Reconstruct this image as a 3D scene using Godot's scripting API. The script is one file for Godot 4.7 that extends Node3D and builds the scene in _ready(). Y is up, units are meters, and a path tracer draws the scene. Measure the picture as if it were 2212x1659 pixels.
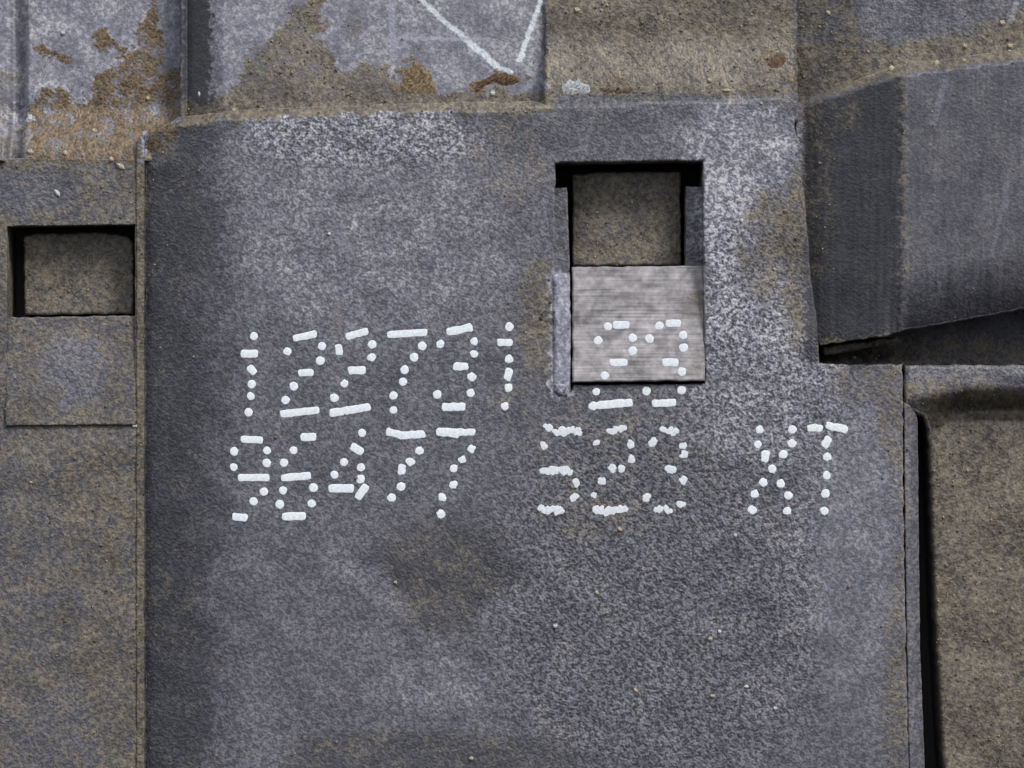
extends Node3D
# Close-up of a dusty moulded grey plastic panel with dot-matrix ink print.
# All lengths below are in panel units ("u") of 0.04 mm, x to the right, y DOWN, z towards the viewer.

const S := 0.00004
const CX := 1106.0
const CY := 829.5
const PX0 := -350.0
const PY0 := -300.0
const PW := 2912.0
const PH := 2300.0
const TEX := 0.7
const BASE_Y := 1960.0
const BACK := -255.0

var rng := RandomNumberGenerator.new()
var wob := FastNoiseLite.new()
var wob2 := FastNoiseLite.new()
var surfaces: Array = []
var panel_mat: StandardMaterial3D
var dark_mat: StandardMaterial3D
var field_b := PackedFloat32Array()
var fw := 0
var fh := 0
const FS := 8.0

func _ready() -> void:
	rng.seed = 4711
	wob.seed = 11; wob.frequency = 1.0 / 170.0; wob.fractal_octaves = 2
	wob2.seed = 23; wob2.frequency = 1.0 / 26.0; wob2.fractal_octaves = 2
	set_camera_and_light()
	make_materials()
	build_panel()
	build_tabs()
	build_print()
	build_crusts()
	build_grit()

# ------------------------------------------------------------------ camera and light
func set_camera_and_light() -> void:
	var dist := 0.36
	var cam := Camera3D.new()
	cam.name = "camera"
	cam.position = Vector3(0, (BASE_Y - CY) * S, dist)
	cam.fov = rad_to_deg(2.0 * atan(CY * S / dist))
	cam.near = 0.01
	cam.far = 50.0
	add_child(cam)
	cam.current = true
	var env := Environment.new()
	var sm := ProceduralSkyMaterial.new()
	sm.sky_top_color = Color(0.82, 0.83, 0.86)
	sm.sky_horizon_color = Color(0.76, 0.77, 0.80)
	sm.sky_curve = 0.2
	sm.ground_horizon_color = Color(0.22, 0.215, 0.21)
	sm.ground_bottom_color = Color(0.12, 0.115, 0.11)
	sm.sun_angle_max = 1.0
	var sky := Sky.new()
	sky.sky_material = sm
	env.background_mode = Environment.BG_SKY
	env.sky = sky
	env.background_energy_multiplier = 0.62
	env.tonemap_mode = Environment.TONE_MAPPER_LINEAR
	env.tonemap_exposure = 2.3
	env.sdfgi_enabled = true
	env.ssao_enabled = true
	env.ssil_enabled = true
	var we := WorldEnvironment.new()
	we.name = "world_environment"
	we.environment = env
	add_child(we)
	var sun := DirectionalLight3D.new()
	sun.name = "sun"
	sun.light_energy = 0.5
	sun.light_angular_distance = 18.0
	sun.light_color = Color(1.0, 0.985, 0.97)
	sun.shadow_enabled = true
	add_child(sun)
	sun.look_at_from_position(Vector3(0.70, 0.95, 0.70), Vector3.ZERO, Vector3.UP)

# ------------------------------------------------------------------ small helpers
func P(x: float, y: float, z: float) -> Vector3:
	return Vector3((x - CX) * S, (BASE_Y - y) * S, z * S)

func uv_of(x: float, y: float) -> Vector2:
	return Vector2((x - PX0) / PW, (y - PY0) / PH)

func pts(a: Array) -> PackedVector2Array:
	var p := PackedVector2Array()
	for i in range(0, a.size(), 2):
		p.append(Vector2(a[i], a[i + 1]))
	return p

func sst(a: float, b: float, x: float) -> float:
	var t := clampf((x - a) / (b - a), 0.0, 1.0)
	return t * t * (3.0 - 2.0 * t)

# outline with short edges and slightly uneven sides
func fine(poly: PackedVector2Array, step: float, jit: float) -> PackedVector2Array:
	var out := PackedVector2Array()
	var n := poly.size()
	for i in n:
		var a := poly[i]
		var b := poly[(i + 1) % n]
		var k := maxi(1, int(ceil(a.distance_to(b) / step)))
		var d := (b - a).normalized()
		var nn := Vector2(-d.y, d.x)
		for j in k:
			var p := a.lerp(b, float(j) / k)
			out.append(p + nn * (wob2.get_noise_2d(p.x * 1.3, p.y * 1.3) * 2.0 * jit))
	return out

func is_cw(p: PackedVector2Array) -> bool:
	var s := 0.0
	for i in p.size():
		var a := p[i]
		var b := p[(i + 1) % p.size()]
		s += (b.x - a.x) * (b.y + a.y)
	return s > 0.0

# outward normals of a loop (pointing away from the solid)
func loop_normals(p: PackedVector2Array, solid_inside: bool) -> PackedVector2Array:
	var n := p.size()
	var sgn := 1.0 if is_cw(p) == solid_inside else -1.0
	var out := PackedVector2Array()
	for i in n:
		var d1 := (p[i] - p[(i + n - 1) % n]).normalized()
		var d2 := (p[(i + 1) % n] - p[i]).normalized()
		var a := Vector2(-d1.y, d1.x) * sgn
		var b := Vector2(-d2.y, d2.x) * sgn
		var m := (a + b).normalized()
		if m.length() < 0.5:
			m = a
		var c := maxf(m.dot(a), 0.5)
		out.append(m / c)
	return out

class MB:
	var v := PackedVector3Array()
	var n := PackedVector3Array()
	var uv := PackedVector2Array()
	var idx := PackedInt32Array()
	func add(p: Vector3, nn: Vector3, t: Vector2) -> int:
		v.append(p); n.append(nn); uv.append(t)
		return v.size() - 1
	func tri(a: int, b: int, c: int) -> void:
		var f := (v[b] - v[a]).cross(v[c] - v[a])
		if f.dot(n[a] + n[b] + n[c]) > 0.0:
			idx.append(a); idx.append(c); idx.append(b)
		else:
			idx.append(a); idx.append(b); idx.append(c)
	func mesh() -> ArrayMesh:
		var arr := []
		arr.resize(Mesh.ARRAY_MAX)
		arr[Mesh.ARRAY_VERTEX] = v
		arr[Mesh.ARRAY_NORMAL] = n
		arr[Mesh.ARRAY_TEX_UV] = uv
		arr[Mesh.ARRAY_INDEX] = idx
		var m := ArrayMesh.new()
		m.add_surface_from_arrays(Mesh.PRIMITIVE_TRIANGLES, arr)
		return m

func put(called: String, m: Mesh, mat: Material, parent: Node) -> MeshInstance3D:
	var o := MeshInstance3D.new()
	o.name = called
	o.mesh = m
	o.material_override = mat
	o.cast_shadow = GeometryInstance3D.SHADOW_CASTING_SETTING_ON
	parent.add_child(o, true)
	return o

func tag(o: Node, label: String, category: String, group := "") -> void:
	o.set_meta("label", label)
	o.set_meta("category", category)
	if group != "":
		o.set_meta("group", group)

# A solid piece: an outline (with holes), a front given by zf(x, y), rounded edges and walls down to zb.
func slab(outer: PackedVector2Array, holes: Array, zf: Callable, zb: float, bevel: float, cell: float, jit := 1.2) -> ArrayMesh:
	var mb := MB.new()
	var loops: Array = []
	loops.append([fine(outer, 14.0, jit), true])
	for h in holes:
		loops.append([fine(h, 14.0, jit * 0.7), false])
	var inset: Array = []
	var steps := 4
	for L in loops:
		var p: PackedVector2Array = L[0]
		var nn := loop_normals(p, L[1])
		var cnt := p.size()
		var rings: Array = []
		for k in range(-1, steps + 1):
			var ring := PackedInt32Array()
			for i in cnt:
				var q := p[i]
				var back := 0.0
				var ang := 0.0
				if k >= 0:
					ang = PI * 0.5 * k / steps
					q = p[i] - nn[i] * (bevel * (1.0 - cos(ang)))
					back = bevel * (1.0 - sin(ang))
				var z: float = zb if k < 0 else float(zf.call(q.x, q.y)) - back
				var n2 := nn[i].normalized()
				var nv := Vector3(n2.x * cos(ang), -n2.y * cos(ang), sin(ang))
				var zz := z - float(zf.call(p[i].x, p[i].y)) if k < 1 else 0.0
				ring.append(mb.add(P(q.x, q.y, z), nv.normalized(), uv_of(q.x - n2.x * zz * 0.8, q.y - n2.y * zz * 0.8)))
			rings.append(ring)
		for k in rings.size() - 1:
			var r0: PackedInt32Array = rings[k]
			var r1: PackedInt32Array = rings[k + 1]
			for i in cnt:
				var j := (i + 1) % cnt
				mb.tri(r0[i], r0[j], r1[i])
				mb.tri(r0[j], r1[j], r1[i])
		var ip := PackedVector2Array()
		for i in cnt:
			ip.append(p[i] - nn[i] * bevel)
		inset.append(ip)
	# front on a grid, clipped at the outline
	var op: PackedVector2Array = inset[0]
	var lo := op[0]
	var hi := op[0]
	for q in op:
		lo = lo.min(q); hi = hi.max(q)
	var nx := int(ceil((hi.x - lo.x) / cell)) + 1
	var ny := int(ceil((hi.y - lo.y) / cell)) + 1
	var mark := PackedByteArray()
	mark.resize(nx * ny)
	for ip in inset:
		var m: int = ip.size()
		for i in m:
			var a: Vector2 = ip[i]
			var b: Vector2 = ip[(i + 1) % m]
			var kk := maxi(1, int(ceil(a.distance_to(b) / (cell * 0.4))))
			for s in kk + 1:
				var q := a.lerp(b, float(s) / kk)
				var gx := int(floor((q.x - lo.x) / cell))
				var gy := int(floor((q.y - lo.y) / cell))
				for oy in range(-1, 2):
					for ox in range(-1, 2):
						var ax := gx + ox
						var ay := gy + oy
						if ax >= 0 and ay >= 0 and ax < nx and ay < ny:
							mark[ay * nx + ax] = 1
	var vid := PackedInt32Array()
	vid.resize((nx + 1) * (ny + 1))
	vid.fill(-1)
	for gy in ny:
		for gx in nx:
			var x0 := lo.x + gx * cell
			var y0 := lo.y + gy * cell
			if mark[gy * nx + gx] == 0:
				var c := Vector2(x0 + cell * 0.5, y0 + cell * 0.5)
				if not (Geometry2D.is_point_in_polygon(c, op) or Geometry2D.is_point_in_polygon(c + Vector2(0.37, 0.53), op)):
					continue
				var inh := false
				for h in range(1, inset.size()):
					if Geometry2D.is_point_in_polygon(c, inset[h]):
						inh = true
				if inh:
					continue
				var ids := [0, 0, 0, 0]
				for k in 4:
					var ix := gx + (k & 1)
					var iy := gy + (k >> 1)
					var w := iy * (nx + 1) + ix
					if vid[w] < 0:
						vid[w] = fvert(mb, lo.x + ix * cell, lo.y + iy * cell, zf)
					ids[k] = vid[w]
				mb.tri(ids[0], ids[1], ids[2])
				mb.tri(ids[1], ids[3], ids[2])
			else:
				var sq := PackedVector2Array([Vector2(x0, y0), Vector2(x0 + cell, y0), Vector2(x0 + cell, y0 + cell), Vector2(x0, y0 + cell)])
				var got: Array = Geometry2D.intersect_polygons(sq, op)
				for h in range(1, inset.size()):
					var nxt: Array = []
					for g in got:
						for r in Geometry2D.clip_polygons(g, inset[h]):
							nxt.append(r)
					got = nxt
				for g in got:
					var tr := Geometry2D.triangulate_polygon(g)
					if tr.is_empty():
						continue
					var base := mb.v.size()
					for q in g:
						fvert(mb, q.x, q.y, zf)
					for t in range(0, tr.size(), 3):
						mb.tri(base + tr[t], base + tr[t + 1], base + tr[t + 2])
	return mb.mesh()

func fvert(mb: MB, x: float, y: float, zf: Callable) -> int:
	var z: float = zf.call(x, y)
	var e := 1.5
	var dx: float = (float(zf.call(x + e, y)) - float(zf.call(x - e, y))) / (2.0 * e)
	var dy: float = (float(zf.call(x, y + e)) - float(zf.call(x, y - e))) / (2.0 * e)
	return mb.add(P(x, y, z), Vector3(-dx, dy, 1.0).normalized(), uv_of(x, y))

func piece(called: String, parent: Node, outer: PackedVector2Array, holes: Array, zf: Callable, zb: float, bevel: float, cell: float, jit := 1.2, mat: Material = null) -> MeshInstance3D:
	var o := put(called, slab(outer, holes, zf, zb, bevel, cell, jit), panel_mat if mat == null else mat, parent)
	surfaces.append([outer, holes, zf])
	return o

func surf_z(x: float, y: float) -> float:
	var best := -250.0
	var p := Vector2(x, y)
	for s in surfaces:
		if not Geometry2D.is_point_in_polygon(p, s[0]):
			continue
		var inh := false
		for h in s[1]:
			if Geometry2D.is_point_in_polygon(p, h):
				inh = true
		if inh:
			continue
		best = maxf(best, float(s[2].call(x, y)))
	return best

# ------------------------------------------------------------------ materials
func noise_bytes(w: int, h: int, sd: int, freq: float, oct: int, kind := FastNoiseLite.TYPE_SIMPLEX_SMOOTH, warp := 0.0) -> PackedByteArray:
	var n := FastNoiseLite.new()
	n.noise_type = kind
	n.seed = sd
	n.frequency = freq
	n.fractal_octaves = oct
	if warp > 0.0:
		n.domain_warp_enabled = true
		n.domain_warp_amplitude = warp
		n.domain_warp_frequency = 0.09
	var im := n.get_image(w, h, false, false, true)
	im.convert(Image.FORMAT_L8)
	return im.get_data()

func streak_bytes(w: int, h: int, sd: int, sx: int, sy: int, freq: float) -> PackedByteArray:
	var n := FastNoiseLite.new()
	n.seed = sd
	n.frequency = freq
	n.fractal_octaves = 3
	var im := n.get_image(w / sx, h / sy, false, false, true)
	im.convert(Image.FORMAT_L8)
	im.resize(w, h, Image.INTERPOLATE_CUBIC)
	return im.get_data()

func blob(f: PackedFloat32Array, cx: float, cy: float, rx: float, ry: float, val: float, rot := 0.0) -> void:
	var R := maxf(rx, ry) * 1.05
	var ca := cos(rot)
	var sa := sin(rot)
	for j in range(maxi(0, int((cy - R - PY0) / FS)), mini(fh, int((cy + R - PY0) / FS) + 2)):
		for i in range(maxi(0, int((cx - R - PX0) / FS)), mini(fw, int((cx + R - PX0) / FS) + 2)):
			var x := PX0 + (i + 0.5) * FS - cx
			var y := PY0 + (j + 0.5) * FS - cy
			var u := (x * ca + y * sa) / rx
			var v := (-x * sa + y * ca) / ry
			var d := sqrt(u * u + v * v)
			if d < 1.0:
				var k := j * fw + i
				f[k] = lerpf(f[k], val, 1.0 - sst(0.55, 1.0, d))

func area(f: PackedFloat32Array, poly: PackedVector2Array, val: float) -> void:
	var lo := poly[0]
	var hi := poly[0]
	for q in poly:
		lo = lo.min(q); hi = hi.max(q)
	for j in range(maxi(0, int((lo.y - PY0) / FS) - 1), mini(fh, int((hi.y - PY0) / FS) + 2)):
		for i in range(maxi(0, int((lo.x - PX0) / FS) - 1), mini(fw, int((hi.x - PX0) / FS) + 2)):
			if Geometry2D.is_point_in_polygon(Vector2(PX0 + (i + 0.5) * FS, PY0 + (j + 0.5) * FS), poly):
				f[j * fw + i] = val

func box(a: float, b: float, c: float, d: float) -> PackedVector2Array:
	return pts([a, b, c, b, c, d, a, d])

func field_bytes(f: PackedFloat32Array, w: int, h: int) -> PackedByteArray:
	var by := PackedByteArray()
	by.resize(fw * fh)
	for i in fw * fh:
		by[i] = int(clampf(f[i], 0.0, 1.275) * 200.0)
	var im := Image.create_from_data(fw, fh, false, Image.FORMAT_L8, by)
	im.resize(w, h, Image.INTERPOLATE_BILINEAR)
	return im.get_data()

func make_materials() -> void:
	fw = int(PW / FS)
	fh = int(ceil(PH / FS))
	var w := int(PW * TEX)
	var h := int(PH * TEX)
	# where pale dust film with painted light and shade (fl), brown earth (fb), rusty earth (fr) and moulding grain (fg) are on the panel
	var fl := PackedFloat32Array(); fl.resize(fw * fh); fl.fill(0.42)
	var fb := PackedFloat32Array(); fb.resize(fw * fh); fb.fill(0.0)
	var fr := PackedFloat32Array(); fr.resize(fw * fh); fr.fill(0.0)
	var fg := PackedFloat32Array(); fg.resize(fw * fh); fg.fill(0.45)
	# raised plate; light falloff and sheen painted in, paler above, darker below
	area(fl, box(470, 200, 1960, 2000), 0.46)

	area(fb, box(300, 230, 440, 2000), 0.14)
	blob(fl, 800, 480, 420, 330, 0.74)
	blob(fl, 760, 300, 330, 70, 0.92)
	blob(fl, 1600, 330, 170, 130, 1.05)
	blob(fl, 1570, 480, 80, 150, 1.27)
	blob(fl, 1640, 700, 170, 170, 1.05)
	blob(fl, 1700, 880, 300, 160, 0.82)
	blob(fl, 1850, 1150, 190, 420, 0.68)
	blob(fl, 1250, 270, 230, 60, 0.38)
	blob(fb, 1095, 350, 120, 160, 0.40)
	blob(fb, 1165, 700, 62, 190, 0.62)
	blob(fb, 1190, 890, 180, 90, 0.30)
	blob(fb, 1340, 1000, 300, 200, 0.26)
	blob(fb, 1660, 540, 105, 170, 0.52)
	blob(fb, 1725, 560, 50, 280, 0.66)
	blob(fb, 1860, 830, 100, 60, 0.48)
	blob(fb, 1925, 900, 40, 160, 0.55)
	blob(fb, 1940, 1500, 45, 420, 0.52)
	blob(fl, 960, 1250, 220, 170, 0.22)
	blob(fb, 960, 1260, 190, 150, 0.32)
	blob(fl, 780, 1240, 190, 45, 0.60, 0.75)
	blob(fl, 600, 1330, 140, 330, 0.45)
	blob(fl, 900, 1420, 170, 60, 0.60, 0.45)
	blob(fl, 1090, 1330, 90, 60, 0.52, -0.6)
	blob(fl, 960, 1490, 200, 70, 0.64)
	blob(fl, 1160, 1500, 180, 60, 0.50, 0.25)
	blob(fl, 900, 1640, 480, 70, 0.24)
	blob(fb, 880, 1640, 470, 65, 0.28)
	blob(fl, 560, 1580, 110, 130, 0.48)
	area(fl, box(470, 1720, 1700, 2000), 0.26)
	blob(fb, 380, 1330, 80, 120, 0.30)
	blob(fb, 1290, 1130, 150, 60, 0.40)
	blob(fg, 1430, 1300, 480, 520, 1.0)
	blob(fg, 1650, 750, 230, 420, 0.9)
	blob(fg, 1850, 1300, 120, 420, 0.3)
	blob(fg, 700, 500, 300, 260, 0.45)
	blob(fg, 800, 300, 340, 80, 0.85)
	# thinner dust on the rounded left shoulder, its shade painted in, ragged edge
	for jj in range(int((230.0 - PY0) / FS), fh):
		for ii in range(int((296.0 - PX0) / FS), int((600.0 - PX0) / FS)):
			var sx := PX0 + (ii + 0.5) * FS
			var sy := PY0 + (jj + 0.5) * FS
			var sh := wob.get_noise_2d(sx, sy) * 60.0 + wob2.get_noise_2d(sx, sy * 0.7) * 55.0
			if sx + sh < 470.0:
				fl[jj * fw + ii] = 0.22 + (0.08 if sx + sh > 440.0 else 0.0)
	# strip on the left
	area(fl, box(-350, 340, 300, 2000), 0.40)
	area(fb, box(-350, 340, 300, 2000), 0.56)
	blob(fb, 60, 410, 140, 60, 0.22)
	blob(fb, 150, 800, 90, 100, 0.30)
	blob(fl, 150, 800, 120, 120, 0.55)
	blob(fb, 200, 1080, 110, 150, 0.66)
	blob(fb, 40, 1250, 110, 260, 0.46)
	blob(fb, 230, 1380, 70, 320, 0.62)
	blob(fb, 100, 1600, 120, 120, 0.40)
	blob(fb, 120, 900, 190, 25, 0.6)
	area(fb, box(284, 270, 303, 2000), 0.9)
	# upper left
	area(fl, box(-350, -300, 380, 350), 1.02)
	area(fb, box(-350, -300, 380, 350), 0.0)
	area(fr, pts([45, 220, 70, 185, 110, 185, 150, 215, 185, 200, 190, 150, 240, 130, 275, 120, 285, 40, 315, 20, 340, 60, 345, 130, 378, 140, 380, 300, 290, 345, 50, 350]), 0.62)
	area(fr, pts([185, 60, 215, 50, 225, 70, 250, 75, 260, 110, 282, 110, 275, 130, 245, 115, 230, 90, 190, 95]), 0.72)
	area(fr, pts([50, 95, 70, 78, 105, 100, 145, 95, 150, 122, 110, 122, 85, 112]), 0.68)
	area(fr, pts([300, -300, 330, -300, 328, 40, 305, 40]), 0.55)
	area(fb, pts([-350, 270, 50, 265, 290, 255, 380, 240, 380, 350, -350, 380]), 0.66)
	area(fb, pts([-350, 150, 12, 150, 12, 300, -350, 300]), 0.5)
	# upper middle
	area(fl, box(386, -300, 1172, 235), 0.98)
	area(fb, box(386, -300, 1172, 235), 0.0)
	area(fl, box(386, -300, 446, 225), 0.16)  # left-sloping rib side darkened, its shade put into the colour
	area(fb, pts([490, 215, 540, 110, 600, 60, 640, -10, 690, 0, 685, 85, 720, 110, 730, 165, 770, 140, 835, 130, 850, 200, 850, 240, 470, 250]), 0.8)
	area(fb, pts([385, 214, 540, 200, 900, 195, 1110, 192, 1190, 205, 1190, 240, 800, 246, 385, 268]), 0.95)
	area(fr, pts([1000, 190, 1040, 155, 1120, 145, 1150, 170, 1120, 195, 1040, 208]), 0.42)
	area(fr, pts([1280, 190, 1300, 172, 1380, 172, 1390, 205, 1300, 212]), 0.42)
	area(fr, pts([1640, 150, 1660, 100, 1720, 90, 1725, 215, 1700, 160]), 0.45)
	area(fr, pts([840, 205, 860, 130, 910, 110, 955, 205]), 0.36)
	blob(fr, 690, 30, 40, 60, 0.36)
	blob(fb, 765, 50, 25, 40, 0.6)
	# dirty panel beside it
	area(fl, box(1176, -300, 1720, 210), 0.45)
	area(fb, box(1176, -300, 1720, 212), 0.86)
	area(fb, box(1195, 206, 1720, 232), 0.35)
	# upper right
	area(fl, box(1722, -300, 2600, 200), 0.40)
	area(fb, pts([1722, -300, 1840, -300, 1850, 60, 1935, 100, 2150, 40, 2212, 20, 2600, -40, 2600, 90, 2212, 135, 1935, 170, 1730, 225]), 0.60)
	area(fb, pts([1722, 90, 1935, 105, 2200, 60, 2600, 0, 2600, 90, 2212, 132, 1935, 168, 1730, 222]), 0.82)
	# corner block
	area(fl, pts([1735, 225, 1940, 172, 1940, 780, 1740, 780]), 0.15)  # left-facing side darkened: shade painted into the film values
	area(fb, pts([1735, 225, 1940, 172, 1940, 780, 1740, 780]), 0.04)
	blob(fb, 1770, 420, 50, 260, 0.40)
	blob(fb, 1800, 250, 90, 70, 0.42)
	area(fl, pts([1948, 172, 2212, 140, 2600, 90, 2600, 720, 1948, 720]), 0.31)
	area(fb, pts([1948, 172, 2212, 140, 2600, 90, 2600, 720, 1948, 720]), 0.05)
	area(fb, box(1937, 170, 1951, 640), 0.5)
	area(fg, box(1740, 140, 2600, 720), 0.15)
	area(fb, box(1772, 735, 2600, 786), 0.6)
	# pocket
	area(fl, box(1957, 788, 2600, 900), 0.62)
	area(fb, box(1957, 788, 2600, 830), 0.36)
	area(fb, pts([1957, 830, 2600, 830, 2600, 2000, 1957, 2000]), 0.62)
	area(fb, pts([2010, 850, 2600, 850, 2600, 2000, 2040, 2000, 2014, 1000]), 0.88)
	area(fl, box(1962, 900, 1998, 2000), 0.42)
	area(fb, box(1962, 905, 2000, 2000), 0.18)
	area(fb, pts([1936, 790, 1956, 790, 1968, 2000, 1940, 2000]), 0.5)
	# ramps and tabs
	area(fb, pts([1232, 360, 1478, 360, 1478, 575, 1232, 575]), 0.75)
	area(fb, box(10, 490, 280, 672), 0.75)
	area(fl, box(1186, 585, 1240, 858), 1.27)  # bead brightened, its highlight is put into the colour
	area(fb, box(1194, 590, 1240, 845), 0.0)
	area(fg, box(-350, -300, 1176, 215), 0.06)
	area(fg, box(1190, 570, 1525, 830), 0.0)
	area(fb, pts([1485, 640, 1520, 620, 1524, 690, 1492, 700, 1470, 668]), 0.55)
	area(fb, pts([1500, 760, 1524, 740, 1524, 828, 1490, 824]), 0.42)
	field_b = fb
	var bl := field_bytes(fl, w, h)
	var bb := field_bytes(fb, w, h)
	var br := field_bytes(fr, w, h)
	var bg := field_bytes(fg, w, h)
	var g1 := noise_bytes(w, h, 1, 0.092, 3, FastNoiseLite.TYPE_SIMPLEX_SMOOTH, 9.0)
	var g2 := noise_bytes(w, h, 2, 0.024, 4)
	var g3 := noise_bytes(w, h, 3, 0.20, 2, FastNoiseLite.TYPE_SIMPLEX_SMOOTH, 4.0)
	var g4 := noise_bytes(w, h, 4, 0.065, 3)
	var g5 := noise_bytes(w, h, 7, 0.011, 3)
	var hs := streak_bytes(w, h, 5, 26, 1, 0.16)
	var vs := streak_bytes(w, h, 6, 1, 22, 0.13)
	var lut := PackedByteArray()
	lut.resize(1025)
	for i in 1025:
		lut[i] = int(round(clampf(Color(i / 1024.0, 0, 0).linear_to_srgb().r, 0, 1) * 255.0))
	var col := PackedByteArray(); col.resize(w * h * 3)
	var hgt := PackedByteArray(); hgt.resize(w * h)
	var inv := 1.0 / 200.0
	var rx0 := int((1237 - PX0) * TEX); var rx1 := int((1523 - PX0) * TEX)
	var ry0 := int((573 - PY0) * TEX); var ry1 := int((828 - PY0) * TEX)
	var bx0 := int((1745 - PX0) * TEX); var by1 := int((790 - PY0) * TEX)
	for j in h:
		var in_ry := j >= ry0 and j < ry1
		var in_by := j < by1
		for i in w:
			var k := j * w + i
			var a: float = g1[k] * 0.00392 - 0.5
			var m: float = g2[k] * 0.00392 - 0.5
			var s: float = g3[k] * 0.00392
			var c4: float = g4[k] * 0.00392 - 0.5
			var h5: float = g5[k] * 0.00392 - 0.5
			# ragged outlines: the stain fields are looked up a little to the side
			var wi := clampi(i + int(c4 * 26.0 + a * 5.0), 0, w - 1)
			var wj := clampi(j + int(m * 24.0 + (s - 0.5) * 6.0), 0, h - 1)
			var kw := wj * w + wi
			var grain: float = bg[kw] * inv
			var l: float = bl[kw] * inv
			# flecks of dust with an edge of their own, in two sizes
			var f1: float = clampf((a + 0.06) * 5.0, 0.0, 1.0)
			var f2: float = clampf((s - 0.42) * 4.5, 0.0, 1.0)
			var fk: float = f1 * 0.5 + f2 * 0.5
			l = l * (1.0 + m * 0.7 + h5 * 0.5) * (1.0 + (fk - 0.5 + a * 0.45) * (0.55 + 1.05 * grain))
			var st: float = 0.0
			if in_by and i > bx0:
				st = vs[k] * 0.00392 - 0.5
				l += st * 0.20
			var cr: float
			var cg: float
			var cb: float
			if l < 0.0:
				l = 0.0
			if l < 1.0:
				cr = 0.027 + 0.188 * l; cg = 0.028 + 0.190 * l; cb = 0.031 + 0.238 * l
			else:
				var q: float = minf(l - 1.0, 0.8)
				cr = 0.215 + 0.32 * q; cg = 0.218 + 0.33 * q; cb = 0.269 + 0.36 * q
			# faint earthy tint in the film
			var e: float = clampf((h5 + m * 0.5 + 0.08) * 1.6, 0.0, 1.0)
			cr *= 1.0 + 0.03 * e; cb *= 1.0 - 0.09 * e
			var hh: float = 0.42 + (fk - 0.5) * 0.34 * (0.25 + grain) + (s - 0.5) * 0.15
			if in_ry and i >= rx0 and i < rx1:
				st = hs[k] * 0.00392 - 0.5
				var v: float = 0.25 * (1.0 + st * 0.42 + m * 0.9 + c4 * 0.5 + a * 0.45)
				cr = v * 1.0; cg = v * 0.955; cb = v * 1.0
				hh = 0.42 + st * 0.35 + a * 0.15
			var b: float = bb[kw] * inv
			if b > 0.02:
				b = (b + m * 0.6 + c4 * 0.35 + a * 0.40 + (s - 0.5) * 0.2 - 0.27) * 1.9
				if b > 0.0:
					if b > 1.0:
						b = 1.0
					var t: float = clampf((fk - 0.5) * 0.55 + c4 * 0.75 + h5 * 0.5 + 0.44, 0.0, 1.0)
					var bv: float = b * 0.90
					cr += (0.046 + 0.196 * t - cr) * bv
					cg += (0.040 + 0.168 * t - cg) * bv
					cb += (0.030 + 0.120 * t - cb) * bv
					hh += (0.48 + (s - 0.5) * 0.35 + c4 * 0.35 + a * 0.3 - hh) * bv
			var r: float = br[kw] * inv
			if r > 0.02:
				r = (r + m * 0.8 + c4 * 0.6 + a * 0.4 - 0.36) * 4.5
				if r > 0.0:
					if r > 1.0:
						r = 1.0
					var t2: float = clampf((s - 0.5) * 1.3 + c4 * 1.3 + a * 0.6 + 0.45, 0.0, 1.0)
					cr += (0.048 + 0.150 * t2 - cr) * r
					cg += (0.034 + 0.108 * t2 - cg) * r
					cb += (0.020 + 0.066 * t2 - cb) * r
					hh += (0.55 + (s - 0.5) * 0.5 + c4 * 0.7 - hh) * r
			var k3 := k * 3
			col[k3] = lut[int(clampf(cr, 0.0, 1.0) * 1024.0)]
			col[k3 + 1] = lut[int(clampf(cg, 0.0, 1.0) * 1024.0)]
			col[k3 + 2] = lut[int(clampf(cb, 0.0, 1.0) * 1024.0)]
			hgt[k] = int(clampf(hh, 0.0, 1.0) * 255.0)
	var ic := Image.create_from_data(w, h, false, Image.FORMAT_RGB8, col)
	var ih := Image.create_from_data(w, h, false, Image.FORMAT_L8, hgt)
	scratches(ic)
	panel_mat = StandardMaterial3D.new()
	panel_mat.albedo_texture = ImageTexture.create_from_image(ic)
	panel_mat.heightmap_enabled = true
	panel_mat.heightmap_texture = ImageTexture.create_from_image(ih)
	panel_mat.heightmap_scale = 0.0115
	panel_mat.roughness = 0.5
	panel_mat.metallic_specular = 0.5
	dark_mat = StandardMaterial3D.new()
	dark_mat.albedo_color = Color(0.055, 0.055, 0.058).linear_to_srgb()
	dark_mat.roughness = 0.8

func scratch(im: Image, a: Vector2, b: Vector2, wd: float, c: Color, alpha: float) -> void:
	var n := int(a.distance_to(b) * TEX * 1.5)
	var d := (b - a).normalized()
	var nn := Vector2(-d.y, d.x)
	for i in n:
		var p := a.lerp(b, float(i) / n)
		p += nn * wob2.get_noise_2d(p.x, p.y) * 3.0
		var ww := wd * (0.85 + 0.4 * wob2.get_noise_2d(p.x * 3.0 + 900.0, p.y * 3.0))
		var al := clampf(alpha * (0.85 + 0.5 * wob2.get_noise_2d(p.x * 2.0, p.y * 2.0 + 500.0)), 0.0, 1.0)
		var k := int(ceil(ww * TEX))
		for q in range(-k, k + 1):
			var t := p + nn * (q / TEX)
			var f := clampf((1.0 - absf(q) / (ww * TEX + 0.5)) * 2.5, 0.0, 1.0)
			if f <= 0.0:
				continue
			var ix := int((t.x - PX0) * TEX)
			var iy := int((t.y - PY0) * TEX)
			if ix < 0 or iy < 0 or ix >= im.get_width() or iy >= im.get_height():
				continue
			im.set_pixel(ix, iy, im.get_pixel(ix, iy).lerp(c, minf(1.0, al * f)))

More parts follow.
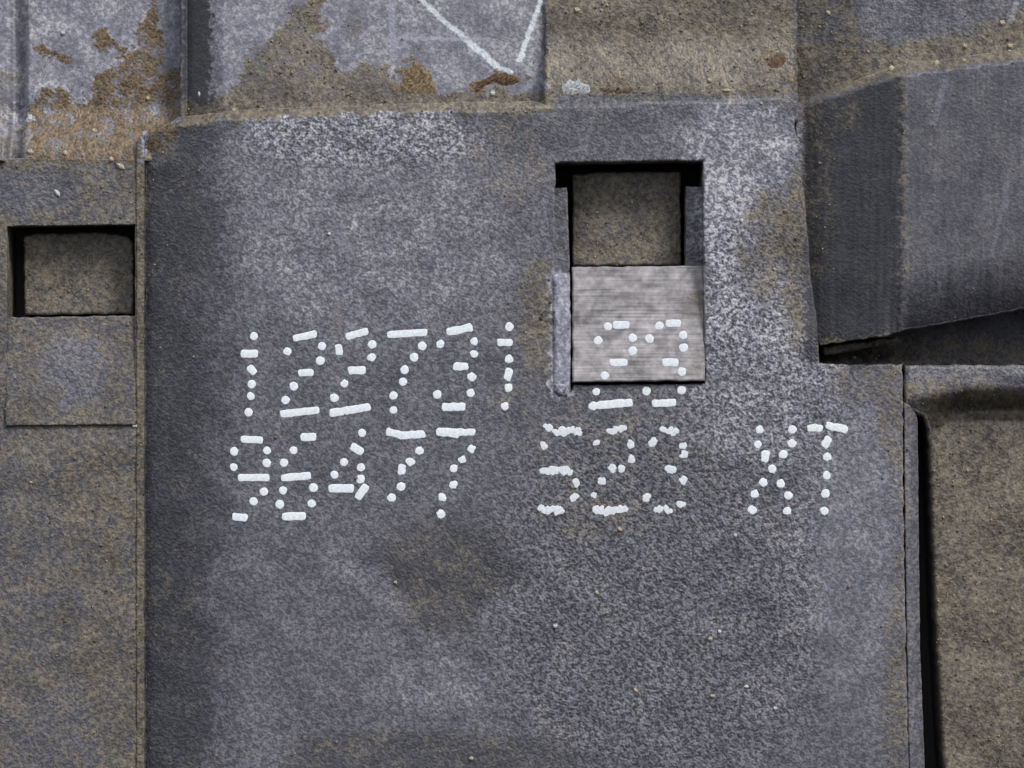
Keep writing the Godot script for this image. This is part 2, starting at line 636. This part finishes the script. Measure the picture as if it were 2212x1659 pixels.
func scratches(im: Image) -> void:
	var pale := Color(0.82, 0.85, 0.87)
	scratch(im, Vector2(740, -190), Vector2(930, 15), 6, pale, 0.9)
	scratch(im, Vector2(925, 10), Vector2(1000, 75), 7.5, pale, 1.0)
	scratch(im, Vector2(1000, 75), Vector2(1075, 140), 9, pale, 1.0)
	scratch(im, Vector2(1075, 140), Vector2(1110, 152), 6, pale, 0.8)
	scratch(im, Vector2(1185, -140), Vector2(1168, 0), 6, pale, 0.9)
	scratch(im, Vector2(1168, 0), Vector2(1145, 60), 7, pale, 1.0)
	scratch(im, Vector2(1145, 60), Vector2(1120, 130), 7.5, pale, 1.0)
	scratch(im, Vector2(1122, 130), Vector2(1190, 190), 6, Color(0.6, 0.61, 0.66), 0.7)
	scratch(im, Vector2(850, 78), Vector2(1060, 80), 5, Color(0.62, 0.62, 0.68), 0.6)
	scratch(im, Vector2(845, 0), Vector2(845, 120), 9, Color(0.60, 0.61, 0.68), 0.5)
	scratch(im, Vector2(2200, 0), Vector2(2185, 50), 7, Color(0.52, 0.53, 0.58), 0.7)
	scratch(im, Vector2(2035, 170), Vector2(2005, 280), 9, Color(0.44, 0.45, 0.50), 0.55)
	scratch(im, Vector2(2180, 330), Vector2(2130, 560), 5, Color(0.44, 0.45, 0.50), 0.4)
	scratch(im, Vector2(2020, 610), Vector2(2022, 640), 6, Color(0.45, 0.45, 0.47), 0.5)
	scratch(im, Vector2(1805, 1105), Vector2(1920, 1030), 4, Color(0.52, 0.53, 0.58), 0.6)
	scratch(im, Vector2(1500, 1020), Vector2(1600, 1012), 3, Color(0.18, 0.18, 0.20), 0.6)
	scratch(im, Vector2(735, 640), Vector2(725, 720), 14, Color(0.44, 0.43, 0.42), 0.5)
	scratch(im, Vector2(715, 480), Vector2(760, 560), 14, Color(0.50, 0.51, 0.55), 0.4)
	scratch(im, Vector2(850, 1080), Vector2(935, 1140), 9, Color(0.42, 0.42, 0.44), 0.5)
	scratch(im, Vector2(303, 275), Vector2(304, 335), 6, Color(0.55, 0.57, 0.66), 0.8)
	scratch(im, Vector2(40, 30), Vector2(36, 230), 5, Color(0.58, 0.60, 0.63), 0.6)

# ------------------------------------------------------------------ the moulded panel
func und(x: float, y: float) -> float:
	return wob.get_noise_2d(x, y) * 2.6 + wob2.get_noise_2d(x, y) * 0.35

func top_edge(x: float) -> float:
	if x < 380.0:
		return lerpf(284.0, 264.0, (x - 303.0) / 77.0)
	if x < 540.0:
		return lerpf(264.0, 251.0, (x - 380.0) / 160.0)
	return lerpf(251.0, 210.0, (x - 540.0) / 1160.0)

func z_plate(x: float, y: float) -> float:
	var z := und(x, y)
	if x < 545.0:
		var t := (545.0 - x) / 243.0
		z -= 96.0 * pow(clampf(t, 0.0, 1.2), 1.75)
	var d := top_edge(x) + 4.0 - y
	if d > 0.0:
		z -= minf(60.0, d * 2.2)
	return z

func z_block(x: float, y: float) -> float:
	var z := 92.0 + und(x, y) * 0.7
	if x < 1943.0:
		z = lerpf(-42.0, 92.0, clampf((x - 1742.0) / 201.0, 0.0, 1.0)) + und(x, y) * 0.6
	z += 2.5 * exp(-pow((x - 1944.0) / 7.0, 2.0)) * (0.6 + 0.6 * wob2.get_noise_2d(3.0, y * 0.8))
	var top := block_top(x)
	if y < top:
		z -= (top - y) * 2.6
	if x > 1900.0:
		var yb := lerpf(590.0, 535.0, (x - 1950.0) / 262.0)
		var q := clampf((y - yb) / 120.0, 0.0, 1.3)
		z -= 48.0 * q * q * sst(1900.0, 1955.0, x)
	return z

func z_pocket(x: float, y: float) -> float:
	# a dusty ledge that rolls over into the sunk floor
	var q := sst(1955.0, 2120.0, x)
	var z := lerpf(-9.0, -74.0, sst(lerpf(850.0, 832.0, q), lerpf(960.0, 900.0, q), y))
	z -= 26.0 * q * exp(-pow((y - 884.0) / 20.0, 2.0))
	z += 6.0 * sst(2120.0, 2212.0, x) * exp(-pow((y - 812.0) / 12.0, 2.0))
	return z + und(x, y) * 1.4

func block_top(x: float) -> float:
	if x < 1935.0:
		return lerpf(224.0, 171.0, (x - 1742.0) / 193.0)
	return lerpf(171.0, 136.0, (x - 1935.0) / 277.0)

func build_panel() -> void:
	var t := Node3D.new()
	t.name = "moulded_panel"
	add_child(t)
	tag(t, "dusty grey moulded plastic panel with slots and printed white dot codes", "plastic panel")
	# the raised plate with its window
	var plate := pts([303, 282, 340, 268, 380, 246, 540, 230, 1000, 216, 1176, 216, 1300, 216, 1400, 212, 1700, 203, 1712, 215, 1720, 300, 1738, 420, 1752, 600, 1766, 700, 1770, 785, 1860, 788, 1950, 786, 1952, 1100, 1957, 1400, 1965, 1700, 1970, 1960, 303, 1960, 302, 1000])
	var window := pts([1200, 352, 1518, 347, 1523, 829, 1240, 832, 1234, 846, 1206, 849, 1197, 600])
	var o := piece("raised_plate", t, plate, [window], z_plate, BACK, 5.0, 9.0, 1.6)
	o.set_meta("label", "large raised grey plate carrying the white dot print")
	# ramp under the window, with a bead and two side steps
	piece("latch_ramp", t, pts([1236, 576, 1522, 573, 1523, 823, 1236, 826]), [], func(x, y): return lerpf(-34.0, 12.0, (y - 575.0) / 250.0) + wob2.get_noise_2d(x * 0.3, y * 3.0) * 0.8, BACK, 4.0, 8.0, 1.0).set_meta("label", "pale scraped latch ramp below the window, crossed by two digits")
	piece("guide_bead", t, pts([1192, 592, 1231, 588, 1234, 842, 1226, 858, 1206, 858, 1194, 846]), [], func(x, y): return 7.0 + wob2.get_noise_2d(x, y) * 1.0, BACK, 13.0, 8.0, 1.0)
	piece("window_step", t, pts([1190, 404, 1226, 402, 1232, 596, 1190, 598]), [], func(x, y): return -48.0 + wob2.get_noise_2d(x, y), BACK, 4.0, 8.0, 0.8)
	piece("window_step", t, pts([1484, 400, 1530, 402, 1530, 580, 1482, 580]), [], func(x, y): return -48.0 + wob2.get_noise_2d(x, y), BACK, 4.0, 8.0, 0.8)
	# strip on the left with its slot and ramp
	var slot := pts([6, 486, 284, 482, 284, 912, 4, 912])
	piece("side_strip", t, pts([-350, 338, 289, 338, 289, 1960, -350, 1960]), [slot], func(x, y): return -80.0 + und(x, y), BACK, 2.5, 10.0, 1.0)
	piece("latch_ramp", t, pts([2, 684, 287, 680, 287, 919, 2, 921]), [], func(x, y): return lerpf(-90.0, -73.0, (y - 682.0) / 238.0) + und(x, y) * 0.5, BACK, 4.0, 9.0, 1.2)
	piece("seam_ridge", t, pts([287, 300, 296, 286, 305, 300, 305, 1960, 287, 1960, 287, 1000]), [], func(x, y): return -76.0 + wob.get_noise_2d(7.0, y) * 3.0, BACK, 4.0, 7.0, 0.8)
	# panels at the top
	piece("upper_panel", t, pts([-350, -300, 392, -300, 392, 345, -350, 345]), [], func(x, y): return lerpf(-83.0, -165.0, sst(340.0, 215.0, y)) - 34.0 * sst(46.0, 18.0, x) + 52.0 * sst(6.0, -2.0, x) + und(x, y) * 1.6, BACK, 3.0, 9.0, 1.0)
	piece("upper_panel", t, pts([380, -300, 1182, -300, 1182, 262, 380, 262]), [], func(x, y): return -60.0 - 78.0 * pow(clampf((478.0 - x) / 96.0, 0.0, 1.0), 1.2) + 24.0 * sst(394.0, 382.0, x) + und(x, y), BACK, 5.0, 7.0, 1.8)
	piece("upper_panel", t, pts([1177, -300, 1725, -300, 1725, 262, 1177, 262]), [], func(x, y): return lerpf(-50.0, -14.0, sst(60.0, 212.0, y)) + und(x, y) * 1.6, BACK, 6.0, 9.0, 3.0)
	piece("upper_panel", t, pts([1722, -300, 2560, -300, 2560, 130, 1935, 190, 1722, 240]), [], func(x, y): return -26.0 - 52.0 * pow(clampf((1872.0 - x) / 150.0, 0.0, 1.0), 1.1) + und(x, y) * 1.4, BACK, 6.0, 10.0, 2.0)
	# block standing out on the right
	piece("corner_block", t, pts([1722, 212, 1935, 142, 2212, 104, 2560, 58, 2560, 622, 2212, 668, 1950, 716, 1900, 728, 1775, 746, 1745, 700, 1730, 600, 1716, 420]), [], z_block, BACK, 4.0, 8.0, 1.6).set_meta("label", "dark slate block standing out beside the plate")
	piece("lower_lip", t, pts([1782, 748, 1944, 726, 1950, 738, 1900, 748, 1850, 758, 1784, 768]), [], func(x, y): return -50.0 + wob2.get_noise_2d(x, y) * 4.0, BACK, 5.0, 6.0, 2.0)
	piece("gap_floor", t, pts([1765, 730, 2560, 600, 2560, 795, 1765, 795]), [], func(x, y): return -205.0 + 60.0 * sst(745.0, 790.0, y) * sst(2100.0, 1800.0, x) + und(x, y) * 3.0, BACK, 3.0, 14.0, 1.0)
	# pocket at the lower right
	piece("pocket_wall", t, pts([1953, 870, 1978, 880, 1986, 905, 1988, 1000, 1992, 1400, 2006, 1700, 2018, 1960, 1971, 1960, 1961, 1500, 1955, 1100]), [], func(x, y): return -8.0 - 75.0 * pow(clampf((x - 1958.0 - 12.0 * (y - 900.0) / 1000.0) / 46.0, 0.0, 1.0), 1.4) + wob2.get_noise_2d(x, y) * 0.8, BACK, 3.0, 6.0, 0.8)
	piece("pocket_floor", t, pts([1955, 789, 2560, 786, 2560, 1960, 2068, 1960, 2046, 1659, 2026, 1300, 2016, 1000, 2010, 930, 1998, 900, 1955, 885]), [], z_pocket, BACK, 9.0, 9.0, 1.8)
	# closed back
	var bm := BoxMesh.new()
	bm.size = Vector3(2910 * S, 2260 * S, 50 * S)
	var bo := put("back_wall", bm, dark_mat, t)
	bo.position = P(1105, 830, -278)

func build_tabs() -> void:
	var a := piece("clip_tab", self, pts([1238, 372, 1300, 367, 1474, 366, 1476, 571, 1239, 571]), [], func(x, y): return -92.0 - 12.0 * pow(absf(x - 1356.0) / 120.0, 4.0) + und(x, y) * 1.5, BACK, 6.0, 8.0, 1.4)
	tag(a, "earthy clip tab inside the window of the raised plate", "clip tab", "clip tabs in the slots")
	var b := piece("clip_tab", self, pts([34, 506, 60, 499, 200, 497, 262, 504, 274, 520, 274, 676, 34, 678]), [], func(x, y): return -150.0 + und(x, y) * 1.5, BACK, 6.0, 8.0, 1.4)
	tag(b, "earthy clip tab inside the slot of the left strip", "clip tab", "clip tabs in the slots")

# ------------------------------------------------------------------ ink print
# one ink mark: a thin lens with an uneven rim, from a to b
func ink(mb: MB, a: Vector2, b: Vector2, r: float, wear: float) -> void:
	var d := b - a
	var len := d.length()
	var dir := Vector2.RIGHT if len < 0.01 else d / len
	var nn := Vector2(-dir.y, dir.x)
	var rim: PackedVector2Array = []
	var half := 7
	var mid := maxi(0, int(len / 7.0))
	for i in half + 1:
		var an := PI * 0.5 + PI * i / half
		rim.append(a + dir * cos(an) * r * sq(an, len) + nn * sin(an) * r * sq(an, len))
	for i in range(1, mid):
		rim.append(a.lerp(b, float(i) / mid) - nn * r)
	for i in half + 1:
		var an := -PI * 0.5 + PI * i / half
		rim.append(b + dir * cos(an) * r * sq(an, len) + nn * sin(an) * r * sq(an, len))
	for i in range(1, mid):
		rim.append(b.lerp(a, float(i) / mid) + nn * r)
	var n := rim.size()
	var outer := PackedVector2Array()
	var inner := PackedVector2Array()
	var sd := rng.randf() * 900.0
	for p in rim:
		var c := a + dir * clampf((p - a).dot(dir), 0.0, len)
		var k := 1.0 + rng.randf_range(-1.0, 1.0) * (0.05 + wear * 0.07) + wob2.get_noise_2d(p.x * 2.2 + sd, p.y * 2.2) * (0.12 + wear * 0.6) - wear * 0.04
		outer.append(c + (p - c) * k)
		inner.append(c + (p - c) * k * 0.86)
	var cen: Array = []
	for p in rim:
		cen.append(a + dir * clampf((p - a).dot(dir), 0.0, len))
	var rings: Array = []
	for q in 4:
		var ring := PackedInt32Array()
		for i in n:
			var p: Vector2 = [outer[i], outer[i], inner[i], cen[i]][q]
			var h: float = [-1.0, 0.35, 0.7, 0.75][q]
			var o: Vector2 = (outer[i] - Vector2(cen[i])).normalized()
			var slope: float = [1.0, 0.45, 0.06, 0.0][q]
			var nv := Vector3(o.x * slope, -o.y * slope, 1.0 - slope * 0.5).normalized()
			ring.append(mb.add(P(p.x, p.y, surf_z(p.x, p.y) + h), nv, Vector2.ZERO))
		rings.append(ring)
	for q in 3:
		for i in n:
			var j := (i + 1) % n
			mb.tri(rings[q][i], rings[q][j], rings[q + 1][i])
			mb.tri(rings[q][j], rings[q + 1][j], rings[q + 1][i])

# strokes end squarer than the round dots
func sq(an: float, len: float) -> float:
	if len < 6.0:
		return 1.0
	return 1.0 / pow(pow(absf(cos(an)), 4.0) + pow(absf(sin(an)), 4.0), 0.25)

func ink_mat(v: float, sd: int) -> StandardMaterial3D:
	var m := StandardMaterial3D.new()
	var nt := FastNoiseLite.new()
	nt.seed = sd
	nt.frequency = 0.09
	nt.fractal_octaves = 3
	var im := nt.get_image(128, 128, false, false, true)
	im.convert(Image.FORMAT_RGB8)
	for j in 128:
		for i in 128:
			var q := im.get_pixel(i, j).r
			var c := v * (0.74 + 0.30 * q)
			im.set_pixel(i, j, Color(c * 0.87, c * 0.93, minf(1.0, c * 1.0)).linear_to_srgb())
	m.albedo_texture = ImageTexture.create_from_image(im)
	m.uv1_triplanar = true
	m.uv1_scale = Vector3.ONE * 260.0
	m.roughness = 0.55
	return m

func build_print() -> void:
	var t := get_node("moulded_panel")
	var white := ink_mat(0.95, 31)
	var worn := ink_mat(0.86, 32)
	var A := Vector3(471.8, 669.3, 0.2976)
	var B := Vector3(1130.1, 669.3, 0.3323)
	# each mark: [x, y] a dot, [x0, y0, x1, y1] a stroke
	var lines := [
		["first_code_line", [
			["digit", "1", A, 0.0, [[258, 192], [190, 318, 258, 318], [235, 430, 250, 445], [242, 540], [235, 627], [218, 745]]],
			["digit", "2", A, 0.0, [[565, 205, 690, 178], [500, 302], [752, 265], [738, 370], [605, 458, 665, 456], [547, 555], [487, 655], [475, 755, 705, 730]]],
			["digit", "2", A, 0.1, [[950, 190, 1065, 158], [872, 275, 876, 305], [1115, 252], [1112, 345], [970, 440, 1040, 438], [915, 535], [842, 638], [835, 748, 950, 728], [950, 728, 1075, 708]]],
			["digit", "7", A, 0.0, [[1250, 180, 1490, 165], [1478, 262], [1420, 345], [1352, 435], [1340, 523], [1270, 622], [1270, 728]]],
			["digit", "3", A, 0.2, [[1685, 158, 1815, 133], [1612, 248], [1858, 228], [1857, 320], [1730, 410, 1785, 412], [1838, 487], [1830, 605], [1590, 618], [1650, 707, 1765, 702]]],
			["digit", "1", A, 0.2, [[2113, 122], [2048, 237, 2110, 238], [2108, 357], [2108, 450, 2100, 490], [2105, 565], [2080, 700]]],
			["digit", "2", B, 0.0, [[552, 108], [610, 98, 665, 98], [487, 200], [712, 183], [712, 268], [585, 343, 655, 343], [530, 430], [475, 533], [455, 625], [500, 620, 685, 605]]],
			["digit", "3", B, 0.05, [[885, 103], [950, 88, 1005, 88], [822, 188], [1042, 165], [1042, 247], [930, 343, 985, 343], [1030, 403], [802, 528], [1030, 522], [862, 608, 970, 603]]],
		]],
		["second_code_line", [
			["digit", "9", A, 0.0, [[188, 940, 298, 945], [113, 1027], [352, 1022], [350, 1112], [110, 1142], [168, 1218, 345, 1218], [332, 1320], [255, 1390], [125, 1502, 185, 1508]]],
			["digit", "6", A, 0.0, [[625, 925, 680, 922], [545, 1020], [475, 1110], [482, 1220, 645, 1205], [690, 1292], [468, 1312], [677, 1405], [445, 1413], [490, 1500, 605, 1497]]],
			["digit", "4", A, 0.0, [[1043, 893], [988, 1002, 1025, 1025], [912, 1105], [1035, 1143], [843, 1197], [1030, 1230], [828, 1298, 955, 1297], [1060, 1295, 1022, 1350]]],
			["digit", "7", A, 0.2, [[1243, 888, 1330, 912], [1330, 912, 1475, 903], [1458, 1022], [1392, 1105], [1332, 1145, 1330, 1170], [1325, 1283], [1255, 1362]]],
			["digit", "7", A, 0.35, [[1608, 885, 1720, 895], [1720, 892, 1840, 885], [1838, 1008], [1770, 1085], [1708, 1150], [1705, 1272], [1625, 1360], [1613, 1480]]],
			["digit", "5", B, 0.8, [[155, 765], [205, 790, 370, 790], [130, 880], [125, 1060, 160, 1045], [160, 1045, 300, 1045], [345, 1120], [330, 1222], [110, 1303, 190, 1300], [190, 1303, 262, 1298]]],
			["digit", "2", B, 0.75, [[545, 785, 660, 775], [480, 868], [700, 870], [705, 965], [580, 1030], [640, 1042], [525, 1108, 500, 1130], [465, 1210], [450, 1300, 550, 1315], [550, 1310, 665, 1305]]],
			["digit", "3", B, 0.75, [[910, 780, 1010, 790], [838, 868], [1043, 880], [1042, 940], [940, 1025, 985, 1048], [1035, 1115], [805, 1220], [1025, 1262], [855, 1308, 960, 1298]]],
			["letter", "X", B, 0.15, [[1538, 778], [1750, 780], [1525, 877], [1747, 868], [1575, 940, 1573, 965], [1692, 940], [1618, 1035], [1560, 1122], [1675, 1130], [1503, 1197], [1725, 1207], [1490, 1303], [1717, 1307]]],
			["letter", "T", B, 0.2, [[1870, 768, 1925, 768], [1992, 755, 2085, 775], [1978, 850, 1965, 872], [1978, 955], [1975, 1075], [1965, 1192], [1958, 1307]]],
		]],
	]
	for L in lines:
		var g := Node3D.new()
		g.name = L[0]
		t.add_child(g, true)
		for d in L[1]:
			var mb := MB.new()
			var f: Vector3 = d[2]
			for mk in d[4]:
				var a := Vector2(f.x + mk[0] * f.z, f.y + mk[1] * f.z)
				var b := a
				if mk.size() > 2:
					b = Vector2(f.x + mk[2] * f.z, f.y + mk[3] * f.z)
				var r := rng.randf_range(8.5, 9.9) * (0.90 if mk.size() > 2 else 1.0)
				if d[3] < 0.5:
					ink(mb, a, b, r, d[3])
					continue
				# worn marks have broken up into small islands of ink
				var cnt := 3 + int(a.distance_to(b) / 5.0)
				for q in cnt:
					if q > 0 and rng.randf() < 0.10:
						continue
					var c := a.lerp(b, (q + 0.5) / cnt) + Vector2(rng.randf_range(-3.5, 3.5), rng.randf_range(-4.5, 4.5))
					ink(mb, c, c, rng.randf_range(5.4, 8.2), 0.5)
			var o := put(d[0], mb.mesh(), worn if d[3] > 0.5 else white, g)
			o.set_meta("label", "%s dot printed %s %s in the %s line" % ["worn white" if d[3] > 0.5 else "white", d[0], d[1], "upper" if L[0] == "first_code_line" else "lower"])

# ------------------------------------------------------------------ loose dirt
func dirt_mat(lo: Color, hi: Color, sd: int) -> StandardMaterial3D:
	var m := StandardMaterial3D.new()
	var nt := FastNoiseLite.new()
	nt.seed = sd
	nt.frequency = 0.06
	nt.fractal_octaves = 3
	var im := nt.get_image(128, 128, false, false, true)
	im.convert(Image.FORMAT_RGB8)
	for j in 128:
		for i in 128:
			im.set_pixel(i, j, lo.lerp(hi, sst(0.2, 0.8, im.get_pixel(i, j).r)).linear_to_srgb())
	m.albedo_texture = ImageTexture.create_from_image(im)
	m.uv1_triplanar = true
	m.uv1_scale = Vector3.ONE * 300.0
	m.roughness = 0.95
	return m

func crust(called: String, poly: PackedVector2Array, thick: float, mat: Material, label: String, cat: String) -> void:
	var zf := func(x: float, y: float) -> float:
		var p := Vector2(x, y)
		var d := 1e9
		for i in poly.size():
			d = minf(d, p.distance_to(Geometry2D.get_closest_point_to_segment(p, poly[i], poly[(i + 1) % poly.size()])))
		return surf_z(x, y) - 0.6 + thick * sst(0.0, 16.0, d) * (0.5 + 1.6 * absf(wob2.get_noise_2d(x * 3.0, y * 3.0)))
	var o := put(called, slab(poly, [], zf, surf_z(poly[0].x, poly[0].y) - 12.0, 0.5, 3.0, 5.0), mat, self)
	tag(o, label, cat)

func build_crusts() -> void:
	var ochre := dirt_mat(Color(0.09, 0.066, 0.038), Color(0.24, 0.18, 0.105), 51)
	var rust := dirt_mat(Color(0.040, 0.026, 0.016), Color(0.135, 0.085, 0.048), 52)
	var pale := dirt_mat(Color(0.22, 0.235, 0.25), Color(0.40, 0.42, 0.44), 53)
	crust("dirt_crust", pts([848, 198, 862, 170, 868, 142, 884, 132, 894, 118, 912, 128, 930, 150, 944, 178, 946, 200, 900, 206]), 2.5, ochre, "ochre fan shaped crust of earth on the ledge", "dirt crust")
	crust("dirt_crust", pts([1020, 186, 1026, 172, 1046, 162, 1062, 152, 1090, 148, 1120, 158, 1128, 172, 1110, 184, 1086, 186, 1070, 178, 1052, 184, 1036, 198, 1022, 200]), 4.0, rust, "dark rusty crumb of earth at the foot of the V scratch", "dirt crust")
	crust("dirt_crust", pts([1290, 194, 1300, 184, 1330, 188, 1352, 186, 1362, 178, 1374, 190, 1366, 204, 1330, 206, 1300, 202]), 3.0, rust, "narrow rusty earth crumb right of the pale flake", "dirt crust")
	crust("dirt_crust", pts([1652, 142, 1664, 118, 1680, 104, 1700, 108, 1706, 130, 1690, 148, 1668, 150]), 3.0, rust, "rusty earth crumb beside the dark seam at the upper right", "dirt crust")
	crust("pale_flake", pts([1206, 176, 1222, 172, 1226, 160, 1240, 168, 1254, 160, 1258, 172, 1272, 176, 1282, 192, 1276, 206, 1240, 208, 1214, 206]), 2.5, pale, "pale grey paint flake on the dusty ledge", "flake")

func grain_mesh(sd: int) -> ArrayMesh:
	var r := RandomNumberGenerator.new()
	r.seed = sd
	var st := SurfaceTool.new()
	st.begin(Mesh.PRIMITIVE_TRIANGLES)
	st.set_smooth_group(-1)
	var rows: Array = []
	for i in 5:
		var th := PI * i / 4.0
		var row: Array = []
		for j in 6:
			var ph := TAU * (j + 0.5 * (i % 2)) / 6.0
			var k := r.randf_range(0.78, 1.18)
			if i == 0 or i == 4:
				k = 0.9
			row.append(Vector3(sin(th) * cos(ph), cos(th), sin(th) * sin(ph)) * k)
		rows.append(row)
	for i in 4:
		for j in 6:
			var q := (j + 1) % 6
			for tr in [[rows[i][j], rows[i][q], rows[i + 1][j]], [rows[i][q], rows[i + 1][q], rows[i + 1][j]]]:
				var a: Vector3 = tr[0]
				var b: Vector3 = tr[1]
				var c: Vector3 = tr[2]
				var f := (b - a).cross(c - a)
				if f.length() < 0.0001:
					continue
				if f.dot(a + b + c) > 0.0:
					var tmp := b
					b = c
					c = tmp
				st.add_vertex(a); st.add_vertex(b); st.add_vertex(c)
	st.generate_normals()
	return st.commit()

func build_grit() -> void:
	var meshes := [grain_mesh(1), grain_mesh(2), grain_mesh(3)]
	var sand := dirt_mat(Color(0.30, 0.26, 0.17), Color(0.46, 0.41, 0.30), 61)
	var quartz := dirt_mat(Color(0.40, 0.41, 0.40), Color(0.58, 0.60, 0.60), 62)
	# [x, y, size, stretch, turn, quartz?]
	var sets := [
		["sand grains at the upper left", [
			[192, 275, 7, 1.1, 0.4, 0, "yellowish sand grain in the middle of the upper left earth"],
			[55, 323, 8, 1.1, 0.2, 0, "round yellow sand grain at the far left, above the slot strip"],
			[132, 326, 7, 1.2, 1.0, 0, "pale sand grain midway along the joint above the left strip"],
			[234, 340, 6, 1.2, 0.7, 0, "small yellow sand grain touching the long grain above the left slot"],
			[253, 355, 8, 1.7, 0.6, 0, "long yellow sand grain above the right end of the left slot"],
			[305, 201, 6, 1.0, 0.2, 0, "lone sand grain on rusty earth left of the dark rib"],
			[119, 57, 6, 1.0, 0.0, 1, "white grain alone on the pale film at the upper left"],
			[115, 413, 6, 1.9, 0.9, 1, "long white grain between the upper left earth and the left slot"],
			[283, 920, 6, 1.2, 0.4, 1, "bright grain at the lower right corner of the left ramp"],
			[502, 234, 6, 1.0, 0.0, 0, "tan grain on the dusty ledge right of the dark rib"],
			[423, 196, 4, 1.8, 1.4, 1, "slim pale grain at the foot of the dark rib"]]],
		["sand grains above the block", [
			[2019, 139, 7, 1.2, 1.5, 0, "upright pale grain on the ledge right of the block crease"],
			[1924, 151, 7, 1.3, 1.5, 0, "pale grain on the ledge right above the block crease"],
			[2078, 134, 5, 1.0, 0.0, 0, "smallest pale grain on the ledge above the block"],
			[2184, 97, 6, 1.2, 0.5, 0, "rightmost sand grain on the dusty ledge above the block"],
			[2088, 97, 6, 1.0, 0.0, 0, "round grain a little up from the smallest ledge grain"],
			[1793, 23, 6, 1.2, 0.9, 0, "sand grain at the top edge right of the dark seam"],
			[2167, 47, 7, 1.1, 0.2, 0, "sand grain on slate panel near the top right scratch"]]],
		["sand grains on the middle panel", [
			[1535, 172, 7, 1.0, 0.3, 0, "round yellow grain on earth above and right of the window"],
			[1570, 194, 5, 2.4, 0.0, 0, "long flat pale grain lying along the middle ledge"],
			[1247, 17, 7, 1.2, 0.1, 0, "sand grain at the top edge right of the V scratch"],
			[1065, 197, 7, 1.0, 0.1, 1, "round white grain under the rusty crumb below the V scratch"]]],
		["grains on the lower plate", [
			[854, 1258, 5, 1, 0, 0, "tiny yellow grain inside the brown patch below the first code group"],
			[1289, 1280, 5, 1.3, 0.8, 0, "tiny tan grain on the plate well below the digit two"],
			[1200, 1352, 6, 1.0, 0, 1, "small white grain right of the brown patch on the plate"],
			[1018, 1638, 6, 1.1, 0, 0, "tiny yellow grain at the bottom edge of the plate"],
			[1373, 1491, 5, 1.5, 0.7, 0, "tiny slanted tan grain low on the plate, left of the row of four"],
			[1340, 1144, 5, 1.4, 0.6, 0, "tiny tan grain just below the middle group of the lower code"],
			[1534, 1380, 6, 1.1, 0, 0, "tan one of the two neighbouring grains low on the plate"],
			[1554, 1364, 5, 1, 0, 1, "white one of the two neighbouring grains low on the plate"],
			[1540, 1503, 5, 1.4, 0, 0, "tan grain lying left of a white grain low on the plate"],
			[1612, 1483, 5, 1.3, 0, 1, "white grain lying right of a tan grain low on the plate"],
			[1674, 1530, 5, 1, 0, 1, "lowest white grain on the right half of the plate"],
			[1589, 1156, 5, 1.0, 0, 1, "white grain just below and left of the letter X"]]],
		["white grains beside the window", [
			[711, 505, 5, 1, 0, 1, "lone white grain on the plate above the first code line"],
			[1602, 476, 5, 1.2, 1.4, 1, "white grain on the speckled plate right of the window"],
			[1368, 432, 4, 1.6, 1.5, 0, "slim pale grain on the earthy tab inside the window"]]],
	]
	var k := 0
	for s in sets:
		for g in s[1]:
			var o := put("sand_grain" if k == 0 else "sand_grain_%03d" % k, meshes[k % 3], quartz if g[5] == 1 else sand, self)
			var z := surf_z(g[0], g[1])
			o.position = P(g[0], g[1], z + g[2] * 0.25)
			o.rotation = Vector3(0, 0, -g[4])
			o.scale = Vector3(g[2] * g[3], g[2], g[2] * 0.7) * S * 0.85
			tag(o, g[6], "sand grain", s[0])
			k += 1
	# fine grit scattered wherever the earth lies
	var mm := MultiMesh.new()
	mm.transform_format = MultiMesh.TRANSFORM_3D
	mm.use_colors = true
	mm.mesh = meshes[1]
	var xf: Array = []
	var cs: Array = []
	var tries := 0
	while xf.size() < 5200 and tries < 60000:
		tries += 1
		var x := rng.randf_range(PX0 + 20, 2540.0)
		var y := rng.randf_range(-280.0, 1940.0)
		var ci := clampi(int((x - PX0) / FS), 0, fw - 1)
		var cj := clampi(int((y - PY0) / FS), 0, fh - 1)
		var b := field_b[cj * fw + ci]
		if y < 360.0 and x < 380.0:
			b = maxf(b, 0.5 if y > 170.0 else 0.0)
		if rng.randf() > b * b * 1.4 + 0.02:
			continue
		if (x > 1230 and x < 1525 and y > 570 and y < 830) or (x > 1230 and x < 1480 and y > 340 and y < 420) or (x > 1990 and x < 2020 and y > 900):
			continue
		var z := surf_z(x, y)
		if z < -200.0:
			continue
		var r := rng.randf_range(1.3, 2.6) * (1.7 if rng.randf() < 0.10 else 1.0)
		var bas := Basis.from_euler(Vector3(rng.randf() * TAU, rng.randf() * TAU, rng.randf() * TAU)) * Basis.from_scale(Vector3(r, r * rng.randf_range(0.6, 1.0), r) * S)
		xf.append(Transform3D(bas, P(x, y, z + r * 0.15)))
		var v := rng.randf_range(0.06, 0.22)
		if rng.randf() < 0.08:
			v = 0.36
		cs.append(Color(v, v * 0.84, v * 0.60))
	mm.instance_count = xf.size()
	for i in xf.size():
		mm.set_instance_transform(i, xf[i])
		mm.set_instance_color(i, cs[i])
	var gm := StandardMaterial3D.new()
	gm.vertex_color_use_as_albedo = true
	gm.roughness = 0.95
	var mi := MultiMeshInstance3D.new()
	mi.name = "grit"
	mi.multimesh = mm
	mi.material_override = gm
	add_child(mi)
	mi.set_meta("kind", "stuff")
	tag(mi, "fine brown grit and dust scattered over the whole panel", "grit")
